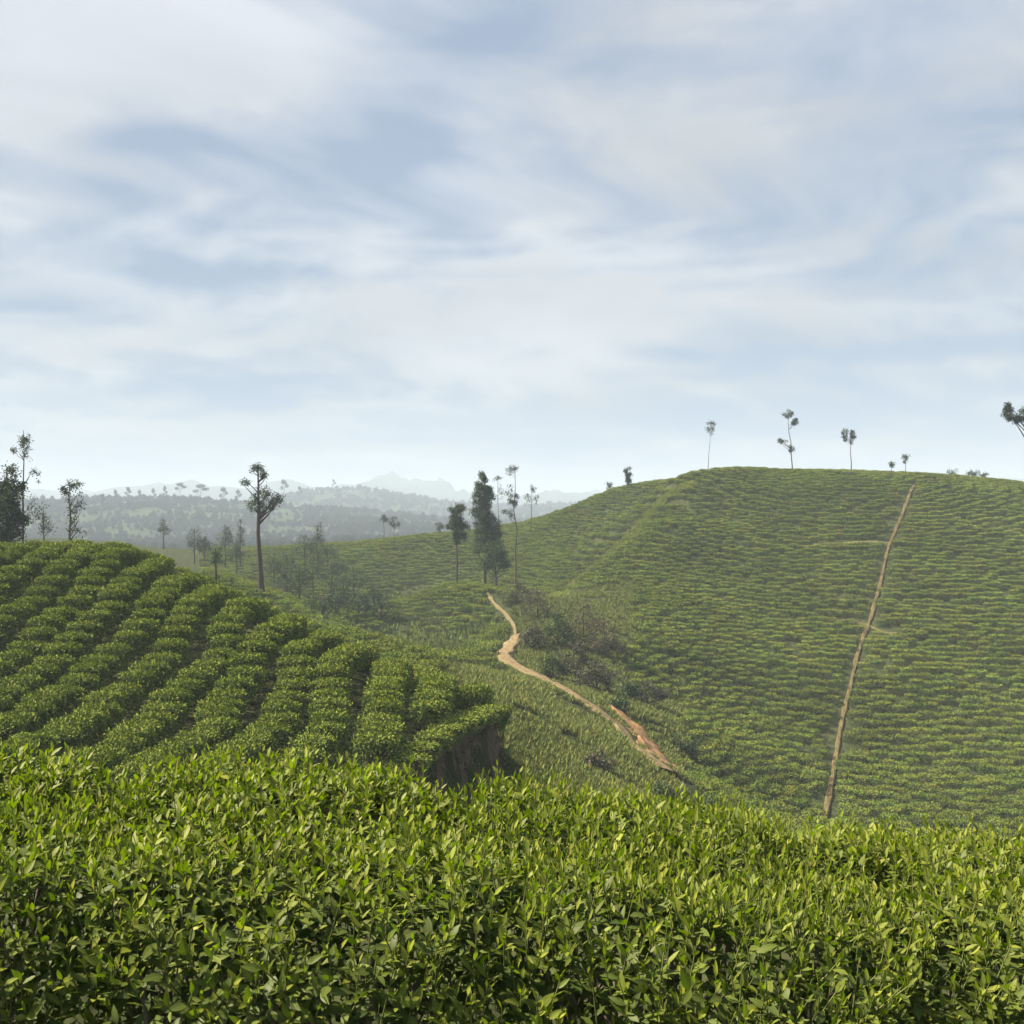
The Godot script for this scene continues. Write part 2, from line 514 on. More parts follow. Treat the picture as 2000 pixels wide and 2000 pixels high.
func tree(called: String, label: String, group: String, px: float, d: float, top: float, blobs_px: Array, thick: float, tone := Color(0.04, 0.058, 0.024), per := 26.0, leaf := 0.2, lean := 0.0, base_px := -9999.0, wood := Color(0.075, 0.062, 0.05)) -> Node3D:
	# px, top: photo pixels of the trunk and the tip; blobs_px: [px, py, half width, half height, (share)] in photo pixels; d: distance in metres
	if tone.g > tone.r: tone = tone.lerp(Color(0.055, 0.08, 0.034), 0.7)
	var k := d / FOCAL
	var bx := ((base_px if base_px > -9000.0 else px) - 1000.0) * k
	var gy := ground_y(bx, d)
	var o := base(called, Vector3(bx, gy, -d))
	tag(o, label, "tree" if not called.contains("shrub") else "shrub", group)
	var tip := Vector3((px - 1000.0) * k - bx + lean, EYE + (1000.0 - top) * k - gy, 0)
	var blobs := []
	for b in blobs_px:
		blobs.append([Vector3((b[0] - 1000.0) * k - bx, EYE + (1000.0 - b[1]) * k - gy, rng.randf_range(-0.3, 0.3) * b[2] * k), Vector3(b[2] * k, b[3] * k, b[2] * k * 0.9), b[4] if b.size() > 4 else 1.0])
	var g := Geo.new()
	var pts := []
	var radii := []
	for s in 7:
		var t := s / 6.0
		var p := Vector3(tip.x * t, tip.y * t * 0.97, 0)
		p += Vector3(noise_a.get_noise_2d(px * 9.0 + t * 30.0, 3.0), 0, noise_a.get_noise_2d(px * 9.0 + t * 30.0, 60.0)) * tip.y * 0.03 * sin(t * PI)
		if s == 0: p.y = -0.3
		pts.append(p)
		radii.append(thick * (1.25 if s == 0 else 1.0 - 0.8 * t))
	tube(g, pts, radii, wood, 7)
	var limbs := []
	var split := d < 130.0 and not called.contains("shrub") and not called.contains("valley")
	for b in blobs:      # limbs reach into each part of the crown
		var n := 4 if b[1].x > 0.5 else 2
		for q in n:
			var e: Vector3 = b[0] + Vector3(rng.randf_range(-0.75, 0.75) * b[1].x, rng.randf_range(-0.4, 0.75) * b[1].y, rng.randf_range(-0.7, 0.7) * b[1].z)
			var fr := clampf((e.y - absf(e.x - tip.x * e.y / tip.y) * 0.9 - 0.4 * b[1].y) / tip.y, 0.12, 0.93)
			var st := Vector3(tip.x * fr, tip.y * fr, 0)
			var mid := st.lerp(e, 0.5) + Vector3(0, -0.06, 0) * st.distance_to(e) + rdir() * 0.08 * st.distance_to(e)
			var r0 := thick * (1.0 - 0.75 * fr) * 0.55
			var into := g
			if split:
				into = Geo.new()
				limbs.append(into)
			tube(into, [st, mid, e], [r0, r0 * 0.7, maxf(r0 * 0.3, 0.012)], wood, 5)
	var trunk := put("trunk", g.done(bark), o)
	for l in limbs: put("branch", l.done(bark), trunk)
	put("crown", crown_mesh(crown_m, blobs, per, leaf, tone), o)
	return o

func multimesh(called: String, mesh: Mesh, xf: Array, cols: Array, parent: Node = self) -> MultiMeshInstance3D:
	var mm := MultiMesh.new()
	mm.transform_format = MultiMesh.TRANSFORM_3D
	mm.use_colors = cols.size() > 0
	mm.mesh = mesh
	mm.instance_count = xf.size()
	for k in xf.size():
		mm.set_instance_transform(k, xf[k])
		if cols.size() > 0: mm.set_instance_color(k, cols[k])
	var o := MultiMeshInstance3D.new()
	o.name = numbered(called) if parent == self else called
	o.multimesh = mm
	parent.add_child(o, true)
	return o

# ---------------------------------------------------------------- the hedge in front
func leaf_mesh(m: Material, width: float, fold: float, curl: float, wave: float) -> ArrayMesh:
	# a tea leaf one unit long along +z, folded along its midrib, its tip bent, colour white times the instance colour
	var g := Geo.new()
	var n := 6
	for k in n + 1:
		var t := float(k) / n
		var w := width * 0.5 * pow(sin(PI * pow(t, 0.82)), 0.85) if k > 0 and k < n else 0.004
		if k == 1: w *= 0.8
		var bend := curl * t * t
		var p := Vector3(0, -bend, t)
		var nn := Vector3(0, 1, curl * 2.0 * t).normalized()
		var up := fold * w + wave * sin(t * 17.0) * w
		var up2 := fold * w - wave * sin(t * 15.0) * w
		g.add(p + Vector3(-w, up, 0), (nn + Vector3(fold, 0, 0)).normalized(), Color(0.95, 0.95, 0.95), Vector2(0, t))
		g.add(p, nn, Color(1.12, 1.1, 1.1), Vector2(0.5, t))
		g.add(p + Vector3(w, up2, 0), (nn - Vector3(fold, 0, 0)).normalized(), Color(0.95, 0.95, 0.95), Vector2(1, t))
	for k in n:
		for s in 2:
			var a := k * 3 + s
			g.tri(a, a + 1, a + 3)
			g.tri(a + 1, a + 4, a + 3)
	return g.done(m)

func leaf_print() -> ImageTexture:     # midrib, side veins and the mottling of a tea leaf's skin
	var img := Image.create_empty(64, 128, false, Image.FORMAT_RGB8)
	for j in 128:
		for i in 64:
			var u := absf(i - 31.5) / 31.5
			var v := 1.0 - 0.16 * maxf(0.0, noise_a.get_noise_2d(i * 2.2, j * 2.2)) - 0.1 * maxf(0.0, noise_a.get_noise_2d(i * 9.0, j * 9.0))
			var vein := fposmod(j / 128.0 - u * 0.16, 0.115) / 0.115
			var lift := 0.0
			if u < 0.07: lift = 1.0
			elif vein < 0.14 and u < 0.9: lift = 0.5
			var c := Color(0.86, 0.86, 0.84).lerp(Color(1.0, 1.0, 0.95), lift)
			img.set_pixel(i, j, Color(c.r * v, c.g * v, c.b * v))
	return ImageTexture.create_from_image(img)

func canopy_top(x: float, d: float) -> float:
	var e := -0.91 - 0.082 * x - 0.0155 * x * x
	return EYE + e + noise_a.get_noise_2d(x * 14.0 + 40.0, d * 14.0) * 0.05

func frame(dir: Vector3, up: Vector3, length: float, width: float, at: Vector3) -> Transform3D:
	var z := dir.normalized()
	var x := up.cross(z)
	if x.length() < 0.05: x = Vector3(1, 0.2, 0).cross(z)
	x = x.normalized()
	var y := z.cross(x)
	return Transform3D(Basis(x * width, y * length, z * length), at)

func make_hedge() -> void:
	var gloss := leafy(0.5, Color(0.78, 0.9, 0.2), 0.3)
	var shapes := [leaf_mesh(gloss, 0.36, 0.25, 0.10, 0.10), leaf_mesh(gloss, 0.40, 0.15, 0.25, 0.16), leaf_mesh(gloss, 0.30, 0.45, -0.05, 0.05)]
	var veins := leaf_print()
	gloss.albedo_texture = veins
	var wood_m := leafy(0.85, Color(0, 0, 0), 0.2)
	var centres := []
	for k in 8: centres.append(Vector2(-3.57 + k * 1.02 + rng.randf_range(-0.06, 0.06), 2.75 + rng.randf_range(-0.04, 0.04)))
	for k in 8: centres.append(Vector2(-4.05 + k * 1.1 + rng.randf_range(-0.06, 0.06), 3.5 + rng.randf_range(-0.04, 0.04)))
	var sets := []
	for k in centres.size(): sets.append({"leaf": [], "stem": Geo.new()})
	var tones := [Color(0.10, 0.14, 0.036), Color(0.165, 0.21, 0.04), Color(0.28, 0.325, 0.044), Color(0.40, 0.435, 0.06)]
	var which := func(x: float, d: float) -> int:
		var best := 0
		var bd := 1e9
		for k in centres.size():
			var r: float = centres[k].distance_squared_to(Vector2(x, d))
			if r < bd: bd = r; best = k
		return best
	var shoots := []      # foot, direction, length, vigour
	# over the plucked top
	var n := 8600
	for k in n:
		var x := rng.randf_range(-3.9, 3.9)
		var d := rng.randf_range(2.42, 3.85)
		if absf(x / d) > 1.35: continue
		var b: int = which.call(x, d)
		var rr: float = centres[b].distance_to(Vector2(x, d))
		var dip := 0.10 * smoothstep(0.4, 0.62, rr)
		var y := canopy_top(x, d) - dip - 0.12 * smoothstep(2.62, 2.42, d) - 0.10 * smoothstep(3.65, 3.85, d)
		var out := Vector3(0, 1, 0) + rdir() * 0.3 + Vector3(0, 0, 0.5) * smoothstep(2.7, 2.42, d)
		shoots.append([Vector3(x, y - 0.1, -d), out.normalized(), rng.randf_range(0.07, 0.15), rng.randf_range(0.6, 1.1), b])
	# down the front and the back
	for k in 4200:
		var x := rng.randf_range(-3.8, 3.8)
		var front := k < 3600
		var t := pow(rng.randf(), 0.8)
		if front and t > 0.3 and rng.randf() < 0.5: continue
		var b: int = which.call(x, 2.5 if front else 3.9)
		var gap: float = clampf(absf(x - centres[b].x) / 0.5, 0.0, 1.0)
		var d := 2.38 + 0.3 * gap * gap * gap - 0.05 * sin(t * PI) + 0.10 * t if front else 3.86 - 0.1 * t
		d += absf(rng.randfn(0, 0.06)) * (1.0 if front else -1.0)
		var y := canopy_top(x, d) - 0.10 - 0.72 * t
		var out := Vector3(0, 1.0, 0.6 if front else -0.6) + rdir() * 0.5
		shoots.append([Vector3(x, y, -d), out.normalized(), rng.randf_range(0.08, 0.17), rng.randf_range(0.25, 0.9), b])
	for s in shoots:
		var at: Vector3 = s[0]
		var ax: Vector3 = s[1]
		var length: float = s[2]
		var vigour: float = s[3]
		var st: Geo = sets[s[4]].stem
		tube(st, [at, at + ax * length * 0.6, at + ax * length], [0.0022, 0.0018, 0.001], Color(0.12, 0.14, 0.04) if vigour > 0.4 else Color(0.09, 0.08, 0.05), 3)
		var sx := ax.cross(Vector3(0.3, 0.1, 1)).normalized()
		var sy := ax.cross(sx)
		var spin := rng.randf() * TAU
		var count := rng.randi_range(5, 7)
		for q in count:
			var t := float(q) / (count - 1)
			spin += 2.4 + rng.randf_range(-0.3, 0.3)
			var outw := sx * cos(spin) + sy * sin(spin)
			var open := lerpf(1.25, 0.42, t) + rng.randf_range(-0.2, 0.2)
			var dir := ax * cos(open) + outw * sin(open)
			var big := lerpf(0.047, 0.025, t * t) * rng.randf_range(0.65, 1.3)
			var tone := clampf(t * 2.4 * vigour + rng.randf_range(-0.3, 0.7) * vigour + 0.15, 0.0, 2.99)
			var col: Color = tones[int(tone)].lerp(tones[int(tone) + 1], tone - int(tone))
			var shape := 2 if t > 0.75 else (0 if rng.randf() < 0.5 else 1)
			sets[s[4]].leaf.append([frame(dir, (ax + rdir() * 0.35).normalized(), big, big * rng.randf_range(0.85, 1.2), at + ax * length * (0.2 + 0.8 * t)), shape, vary(col, 0.16), true])
	# the closed surface of the plucked table: leaves lying out flat between the shoots
	for k in 12000:
		var x := rng.randf_range(-3.9, 3.9)
		var d := rng.randf_range(2.42, 3.85)
		if absf(x / d) > 1.35: continue
		var b: int = which.call(x, d)
		var rr: float = centres[b].distance_to(Vector2(x, d))
		var y := canopy_top(x, d) - 0.03 - rng.randf() * 0.07 - 0.10 * smoothstep(0.4, 0.62, rr) - 0.12 * smoothstep(2.62, 2.42, d)
		var a := rng.randf() * TAU
		var big := rng.randf_range(0.03, 0.052)
		var tone := rng.randf_range(0.3, 2.6)
		sets[b].leaf.append([frame(Vector3(cos(a), rng.randf_range(0.0, 0.7), sin(a)).normalized(), (Vector3.UP + rdir() * 0.35).normalized(), big, big * rng.randf_range(0.85, 1.2), Vector3(x, y, -d)), rng.randi_range(0, 1), vary(tones[int(tone)].lerp(tones[int(tone) + 1], tone - int(tone)), 0.16), true])
	# older leaves inside
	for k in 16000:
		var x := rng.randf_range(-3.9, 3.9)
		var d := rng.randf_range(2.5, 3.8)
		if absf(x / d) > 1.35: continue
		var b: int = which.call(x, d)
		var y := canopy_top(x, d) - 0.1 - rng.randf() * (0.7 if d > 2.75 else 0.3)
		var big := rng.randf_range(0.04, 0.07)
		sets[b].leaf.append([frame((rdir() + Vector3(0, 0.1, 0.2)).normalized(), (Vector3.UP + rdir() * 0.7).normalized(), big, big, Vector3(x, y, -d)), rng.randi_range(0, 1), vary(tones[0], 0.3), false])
	# palette of plain leaf meshes for the leaves that are parts
	var palette := []
	for t in 8:
		var col: Color = tones[0].lerp(tones[1], t / 2.0) if t < 2 else (tones[1].lerp(tones[2], (t - 2) / 3.0) if t < 5 else tones[2].lerp(tones[3], (t - 5) / 2.0))
		var lm := leafy(0.5, Color(0.78, 0.9, 0.2), 0.3)
		lm.albedo_color = col.linear_to_srgb()
		lm.albedo_texture = veins
		var row := []
		row.append(leaf_mesh(lm, 0.36, 0.25, 0.10, 0.10))
		row.append(leaf_mesh(lm, 0.40, 0.15, 0.25, 0.16))
		row.append(leaf_mesh(lm, 0.30, 0.45, -0.05, 0.05))
		palette.append([col, row])
	for k in centres.size():
		var cx: float = centres[k].x
		var cd: float = centres[k].y
		var o := base("tea_bush", Vector3(cx, ground_y(cx, cd), -cd))
		if k < 8:
			tag(o, "bright tea bush in the plucked hedge, its woody stems and dark lower leaves showing", "tea bush", "tea bushes at the front of the plucked hedge")
		else:
			tag(o, "tea bush in the plucked hedge showing only its yellow-green top shoots", "tea bush", "tea bushes in the back row of the plucked hedge")
		var inv := Transform3D(Basis.IDENTITY, -o.position)
		# woody frame
		for q in 11:
			var g := Geo.new()
			var a := TAU * q / 11.0 + rng.randf() * 0.5
			var foot := Vector3(cos(a) * 0.07, -0.12, sin(a) * 0.07)
			var end := Vector3(cos(a) * rng.randf_range(0.2, 0.48), canopy_top(cx, cd) - o.position.y - 0.14, sin(a) * rng.randf_range(0.2, 0.42))
			var mid := foot.lerp(end, 0.5) + Vector3(cos(a), 0, sin(a)) * 0.06 + rdir() * 0.03
			tube(g, [foot, foot.lerp(mid, 0.5) + rdir() * 0.015, mid, mid.lerp(end, 0.5) + rdir() * 0.03, end], [0.019, 0.015, 0.012, 0.008, 0.004], Color(0.16, 0.14, 0.115), 6)
			var tw := Geo.new()
			for w in 3:
				var s0 := mid.lerp(end, rng.randf_range(0.0, 0.6))
				var s1 := s0 + (Vector3(0, 0.8, 0) + rdir()).normalized() * rng.randf_range(0.15, 0.3)
				tube(tw, [s0, s0.lerp(s1, 0.5) + rdir() * 0.01, s1], [0.005, 0.004, 0.002], Color(0.14, 0.12, 0.09), 4)
			put("twig", tw.done(wood_m), put("stem", g.done(wood_m), o))
		var leaves: Array = sets[k].leaf
		for l in leaves:
			var p: Vector3 = l[0].origin
			var d := -p.z
			var py := 1000.0 + FOCAL * (EYE - p.y) / d
			var ok: bool = l[3] and absf(p.x / d) < 0.462 and py < 1990.0 and l[0].basis.z.length() > 0.02
			var hidden := clampf(canopy_top(p.x, d) - p.y, 0.0, 1.0) if d > 2.55 else absf(d - 2.4) * 0.6
			l.append((l[0].basis.z.length() / d * 40.0 - hidden * 6.0) if ok else -99.0)
		leaves.sort_custom(func(a, b): return a[4] > b[4])
		var singles := 0
		var young := [[], []]
		var old := [[], []]
		for l in leaves:
			var xf: Transform3D = inv * l[0]
			if singles < 260 and l[4] > -50.0:
				singles += 1
				var best := 0
				for t in palette.size():
					var pc: Color = palette[t][0]
					if absf(pc.g - l[2].g) < absf(palette[best][0].g - l[2].g): best = t
				var lo := put("leaf", palette[best][1][l[1]], o)
				lo.transform = xf
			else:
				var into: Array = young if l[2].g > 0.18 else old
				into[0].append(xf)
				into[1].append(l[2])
		put("twigs", sets[k].stem.done(wood_m), o).transform = inv
		if young[0].size() > 0:
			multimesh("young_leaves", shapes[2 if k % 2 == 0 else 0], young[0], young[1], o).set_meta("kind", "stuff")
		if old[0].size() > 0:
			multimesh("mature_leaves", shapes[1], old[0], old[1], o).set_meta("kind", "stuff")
		o.get_node("twigs").set_meta("kind", "stuff")

# ---------------------------------------------------------------- scene
func _ready() -> void:
	rng.seed = 20240611
	noise_a.seed = 11; noise_a.frequency = 0.08; noise_a.fractal_octaves = 3
	noise_b.seed = 37; noise_b.frequency = 0.03; noise_b.fractal_octaves = 4

	# camera
	var cam := Camera3D.new()
	cam.name = "camera"
	cam.fov = 50.0
	cam.near = 0.05
	cam.far = 20000.0
	add_child(cam)
	cam.position = Vector3(0, EYE, 0)
	cam.current = true

	# sky, air and exposure
	var env := Environment.new()
	env.background_mode = Environment.BG_SKY
	env.sky = make_sky()
	env.tonemap_mode = Environment.TONE_MAPPER_LINEAR
	env.tonemap_exposure = EXPOSURE
	env.fog_enabled = true
	env.fog_density = 0.00065
	env.fog_light_color = Color(0.86, 0.93, 1.0)
	env.sdfgi_enabled = true
	env.ssao_enabled = true
	env.ssil_enabled = true
	var we := WorldEnvironment.new()
	we.name = "world_environment"
	we.environment = env
	add_child(we)

	# sun, through thin cloud, high on the left and a little beyond the hills
	var sun := DirectionalLight3D.new()
	sun.name = "sun"
	sun.light_energy = 1.6
	sun.light_color = Color(1.0, 0.95, 0.86)
	sun.light_angular_distance = 2.0
	sun.shadow_enabled = true
	add_child(sun)
	sun.look_at_from_position(Vector3.ZERO, -Vector3(-0.66, 0.74, -0.08), Vector3.UP)
	print("sky done ", Time.get_ticks_msec())

	# ---- the land
	fit_terrain()
	print("terrain fitted ", Time.get_ticks_msec())
	var soil := earth([[0.0, Color(0.022, 0.026, 0.012)], [0.45, Color(0.036, 0.042, 0.018)], [0.6, Color(0.046, 0.056, 0.021)], [1.0, Color(0.07, 0.066, 0.036)]], 0.22, 51, 6.0)
	var wild := earth([[0.0, Color(0.02, 0.032, 0.016)], [0.45, Color(0.03, 0.046, 0.02)], [0.6, Color(0.04, 0.058, 0.024)], [1.0, Color(0.062, 0.076, 0.034)]], 0.006, 71, 3.0)
	var white := func(_x, _d): return Color.WHITE
	var fine_patch := func(x, d): return x > -29.0 and x < 9.0 and d > 14.5 and d < 57.5
	var near_patch := func(x, d): return x > -88.0 and x < 118.0 and d > -6.0 and d < 232.0
	var hill := put("hillside", sheet(spread(-30, 10, 0.4), spread(14, 58, 0.4), soil, func(x, d): return 0.0, white))
	hill.set_meta("kind", "structure")
	var ground := put("ground", sheet(spread(-90, 120, 1.5), spread(-8, 235, 1.5), soil, func(x, d): return 1.2 if fine_patch.call(x, d) else 0.0, white))
	ground.set_meta("kind", "structure")
	var xs := PackedFloat32Array()
	for k in range(-60, 61): xs.append(15.0 + sinh(k / 60.0 * 4.8) / sinh(4.8) * 3200.0)
	var ds := PackedFloat32Array()
	for k in 14: ds.append(-400.0 + k * 30.0)
	var dd := 20.0
	while dd < 4600.0:
		ds.append(dd)
		dd += 9.0 if dd < 700.0 else 9.0 + (dd - 700.0) * 0.025
	var far := put("distant_hills", sheet(xs, ds, wild, func(x, d): return 6.0 if near_patch.call(x, d) else 0.0, white))
	far.set_meta("kind", "structure")
	print("land ", Time.get_ticks_msec())

	# ---- tracks and paths
	var pale := earth([[0.0, Color(0.17, 0.13, 0.08)], [0.5, Color(0.29, 0.235, 0.15)], [1.0, Color(0.40, 0.34, 0.23)]], 0.5, 81, 4.0)
	var ochre := earth([[0.0, Color(0.20, 0.11, 0.055)], [0.5, Color(0.34, 0.20, 0.10)], [1.0, Color(0.45, 0.30, 0.17)]], 0.35, 91, 6.0)
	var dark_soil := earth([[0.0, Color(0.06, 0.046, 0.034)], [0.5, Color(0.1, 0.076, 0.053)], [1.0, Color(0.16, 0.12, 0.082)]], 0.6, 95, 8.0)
	var track_pts := []
	for a in [[1006, 1246], [996, 1270], [985, 1290], [1020, 1315], [1070, 1337], [1120, 1365], [1180, 1402], [1222, 1440], [1258, 1478], [1300, 1512]]:
		track_pts.append(on_ground(a[0], a[1], 34.0))
	var track := put("dirt_track", ribbon(track_pts, 0.55, 0.26, pale, Color(0.6, 0.56, 0.48), 0.12))
	track.set_meta("kind", "structure")
	var lane_pts := []
	for a in [[952, 1160], [966, 1180], [988, 1202], [1004, 1226], [1006, 1246]]:
		lane_pts.append(on_ground(a[0], a[1], 34.0))
	var lane := put("footpath", ribbon(lane_pts, 0.16, 0.13, pale, Color(0.5, 0.5, 0.4)))
	lane.set_meta("kind", "structure")
	var path_pts := []
	for a in [[1786, 948], [1770, 985], [1752, 1030], [1738, 1065], [1724, 1120], [1712, 1170], [1700, 1212], [1682, 1262], [1664, 1330], [1648, 1395], [1634, 1470], [1622, 1540], [1612, 1600]]:
		path_pts.append(on_ground(a[0], a[1], 45.0))
	var path := put("footpath", ribbon(path_pts, 0.18, 0.1, pale, Color(0.37, 0.36, 0.26), 0.1))
	path.set_meta("kind", "structure")
	var side_pts := []
	for a in [[1600, 1212], [1630, 1214], [1662, 1216], [1695, 1222], [1725, 1236], [1752, 1240]]:
		side_pts.append(on_ground(a[0], a[1], 45.0))
	var side := put("footpath", ribbon(side_pts, 0.15, 0.1, pale, Color(0.36, 0.4, 0.27), 0.08))
	side.set_meta("kind", "structure")
	var upper_pts := []
	for a in [[1590, 1066], [1640, 1063], [1690, 1060], [1736, 1062]]:
		upper_pts.append(on_ground(a[0], a[1], 45.0))
	var upper := put("footpath", ribbon(upper_pts, 0.14, 0.08, pale, Color(0.5, 0.6, 0.42)))
	upper.set_meta("kind", "structure")
	var ways := [[track_pts, 0.95], [lane_pts, 0.7], [path_pts, 0.56], [side_pts, 0.52], [upper_pts, 0.48]]

	# sunlit edge of the spur crest, imitated by an added strip of pale grass
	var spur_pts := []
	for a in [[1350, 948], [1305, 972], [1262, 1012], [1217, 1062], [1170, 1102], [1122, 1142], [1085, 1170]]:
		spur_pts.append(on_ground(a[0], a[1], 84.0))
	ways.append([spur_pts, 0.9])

	# the dark cut bank at the foot of the low hill
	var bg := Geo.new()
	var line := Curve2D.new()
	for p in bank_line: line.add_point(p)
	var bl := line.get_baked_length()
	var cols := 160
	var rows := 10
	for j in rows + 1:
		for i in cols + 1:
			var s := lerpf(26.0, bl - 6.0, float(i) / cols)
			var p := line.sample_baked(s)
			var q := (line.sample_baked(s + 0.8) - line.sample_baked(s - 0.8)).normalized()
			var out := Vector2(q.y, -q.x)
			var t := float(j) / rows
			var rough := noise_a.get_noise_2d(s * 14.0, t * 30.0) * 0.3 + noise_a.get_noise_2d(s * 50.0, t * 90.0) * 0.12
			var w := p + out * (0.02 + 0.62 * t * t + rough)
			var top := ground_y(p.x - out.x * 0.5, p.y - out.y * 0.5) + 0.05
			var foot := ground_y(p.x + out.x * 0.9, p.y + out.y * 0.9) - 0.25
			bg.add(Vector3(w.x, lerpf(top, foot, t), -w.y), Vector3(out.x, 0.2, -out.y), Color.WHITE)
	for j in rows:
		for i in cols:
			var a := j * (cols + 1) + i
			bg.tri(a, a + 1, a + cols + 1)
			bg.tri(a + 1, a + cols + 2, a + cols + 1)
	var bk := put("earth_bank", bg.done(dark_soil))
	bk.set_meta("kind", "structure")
	var rg := Geo.new()
	for k in 260:      # roots and weeds hang down its face
		var q := rng.randi_range(0, cols - 1)
		var p0 := bg.v[rng.randi_range(0, 4) * (cols + 1) + q]
		var fall := rng.randf_range(0.3, 1.3)
		var ov := bg.n[q] * Vector3(1, 0, 1) * 0.12
		tube(rg, [p0, p0 + ov + Vector3(rng.randf_range(-0.1, 0.1), -fall * 0.5, 0), p0 + ov * 0.8 + Vector3(rng.randf_range(-0.2, 0.2), -fall, 0)], [0.012, 0.01, 0.004], Color(0.13, 0.1, 0.07), 4)
		for w in rng.randi_range(2, 9):
			flake(rg, p0 + ov + Vector3(rng.randf_range(-0.2, 0.2), -rng.randf() * fall, rng.randf_range(-0.1, 0.1)), (rdir() + Vector3(0, -0.3, 0)).normalized(), (Vector3.UP + rdir()).normalized(), rng.randf_range(0.1, 0.22), 0.05, vary(Color(0.05, 0.07, 0.025), 0.3))
	put("roots", rg.done(leafy(0.8, Color(0, 0, 0), 0.2)), bk).set_meta("kind", "stuff")

	# the ochre cutting above the lower part of the track
	var cut_pts := []
	for q in [[1205, 1392], [1228, 1418], [1250, 1444], [1276, 1472], [1304, 1502]]:
		cut_pts.append(on_ground(q[0], q[1], 34.0))
	var cut := put("earth_cutting", ribbon(cut_pts, 0.95, 0.22, ochre, Color(0.72, 0.72, 0.72), 0.35))
	cut.set_meta("kind", "structure")
	ways.append([cut_pts, 1.25])
	print("paths ", Time.get_ticks_msec())

	# ---- tea bushes on the hills
	var tea_m := leafy(0.7, Color(0.36, 0.42, 0.1), 0.2)
	var bushes := []
	for k in 6: bushes.append(bush_mesh(tea_m, 1800, 0.075, 0.24))
	var small := []
	for k in 4: small.append(bush_mesh(tea_m, 560, 0.11, 0.15))
	var clear_of := func(x: float, d: float, share := 1.0) -> bool:
		for w in ways:
			var pts: Array = w[0]
			for k in pts.size() - 1:
				var q := Geometry2D.get_closest_point_to_segment(Vector2(x, d), Vector2(pts[k].x, -pts[k].z), Vector2(pts[k + 1].x, -pts[k + 1].z))
				if q.distance_to(Vector2(x, d)) < w[1] * share * (1.0 + 0.5 * noise_a.get_noise_2d(x * 7.0, d * 7.0)): return false
		return true
	# the low hill
	var low := []
	# rows run straight up over it, a little bent
	var rowx := -44.0
	while rowx < 4.0:
		rowx += 1.5
		var d := 18.0 + rng.randf()
		while d < 63.0:
			d += rng.randf_range(0.76, 0.94)
			var x := rowx + (d - 35.0) * 0.06 + 0.9 * sin(d * 0.11 + rowx * 0.12) + noise_a.get_noise_2d(rowx * 3.0, d * 2.0) * 0.5 + rng.randf_range(-0.07, 0.07)
			if bank_side(x, d) < 0.5 or (d > 45.0 and x > -15.0): continue
			if rng.randf() < 0.02: continue
			low.append([Vector3(x, ground_y(x, d) - 0.03, -d), rng.randf() * TAU, rng.randf_range(0.88, 1.04), rng.randf_range(1.02, 1.18), 0])
	# a close line of bushes along the brink of the bank, leaning out over it
	var brink := Curve2D.new()
	for p in bank_line: brink.add_point(p)
	var bs := 24.0
	while bs < brink.get_baked_length() - 10.0:
		bs += rng.randf_range(0.72, 0.92)
		var bp := brink.sample_baked(bs)
		low.append([Vector3(bp.x + 0.02, ground_y(bp.x - 0.45, bp.y + 0.35) - 0.2, -bp.y - 0.05), rng.randf() * TAU, rng.randf_range(0.8, 1.0), rng.randf_range(0.5, 0.7), 0])
	# the large hillside: rows follow the slope round its summit
	var high := []
	var sc := Vector2(40.0, 134.0)
	var ring := 1.0
	while ring < 98.0:
		ring += 1.1
		var count := int(TAU * ring * 1.12 / 0.74)
		for k in count:
			var a := TAU * (k + rng.randf_range(-0.1, 0.1)) / count + ring * 0.37
			var r := ring * (1.0 + 0.05 * noise_a.get_noise_2d(cos(a) * 14.0, sin(a) * 14.0)) + rng.randf_range(-0.28, 0.28)
			var x := sc.x + cos(a) * r * 1.25
			var d := sc.y + sin(a) * r
			if d < 54.0 or d > 182.0: continue
			var u := x / d
			if u > 0.56 or u < -0.03: continue
			var px := 1000.0 + FOCAL * u
			var y := ground_y(x, d)
			var py := 1000.0 + FOCAL * (EYE - y) / d
			# the scrub in the gully has no tea
			if d < 104.0 and px < 1235.0: continue
			if d < 75.0 and px < 1335.0: continue
			if not clear_of.call(x, d): continue
			if rng.randf() < 0.05 + 0.12 * smoothstep(0.15, 0.45, noise_b.get_noise_2d(x * 6.0, d * 6.0)): continue
			high.append([Vector3(x, y - 0.1, -d), rng.randf() * TAU, rng.randf_range(0.8, 1.02), rng.randf_range(0.68, 0.92), 1])
	# the slopes across the valley, left of the track
	var cross := []
	var rowd := 50.0
	while rowd < 176.0:
		rowd += 1.2
		var x := -0.26 * rowd
		while x < 6.0:
			x += rng.randf_range(0.85, 1.0)
			var d := rowd + x * 0.35 + noise_a.get_noise_2d(x * 3.0, rowd * 0.6) * 2.0
			var u := x / d
			if u > 0.0 and d < 110.0: continue
			if u > 0.05 or d < 49.0 or (d < 70.0 and (x < -15.0 or x > -3.5)): continue
			if noise_b.get_noise_2d(x * 2.0, d * 2.0) > 0.34: continue
			if not clear_of.call(x, d): continue
			cross.append([Vector3(x, ground_y(x, d) - 0.1, -d), rng.randf() * TAU, rng.randf_range(0.8, 1.05), rng.randf_range(0.75, 1.05), 2])
	# tea in the dip between the hedge and the hills
	var dip := []
	var dipx := -26.0
	while dipx < 44.0:
		dipx += 1.35
		var d := 8.0 + rng.randf()
		while d < 53.0:
			d += rng.randf_range(0.9, 1.05)
			var x := dipx + rng.randf_range(-0.1, 0.1)
			if bank_side(x, d) > -1.6 or x / d > 0.95: continue
			if d > 32.0 and x / d < 0.165: continue
			dip.append([Vector3(x, ground_y(x, d) - 0.1, -d), rng.randf() * TAU, rng.randf_range(0.86, 1.05), rng.randf_range(0.75, 0.95), 3])
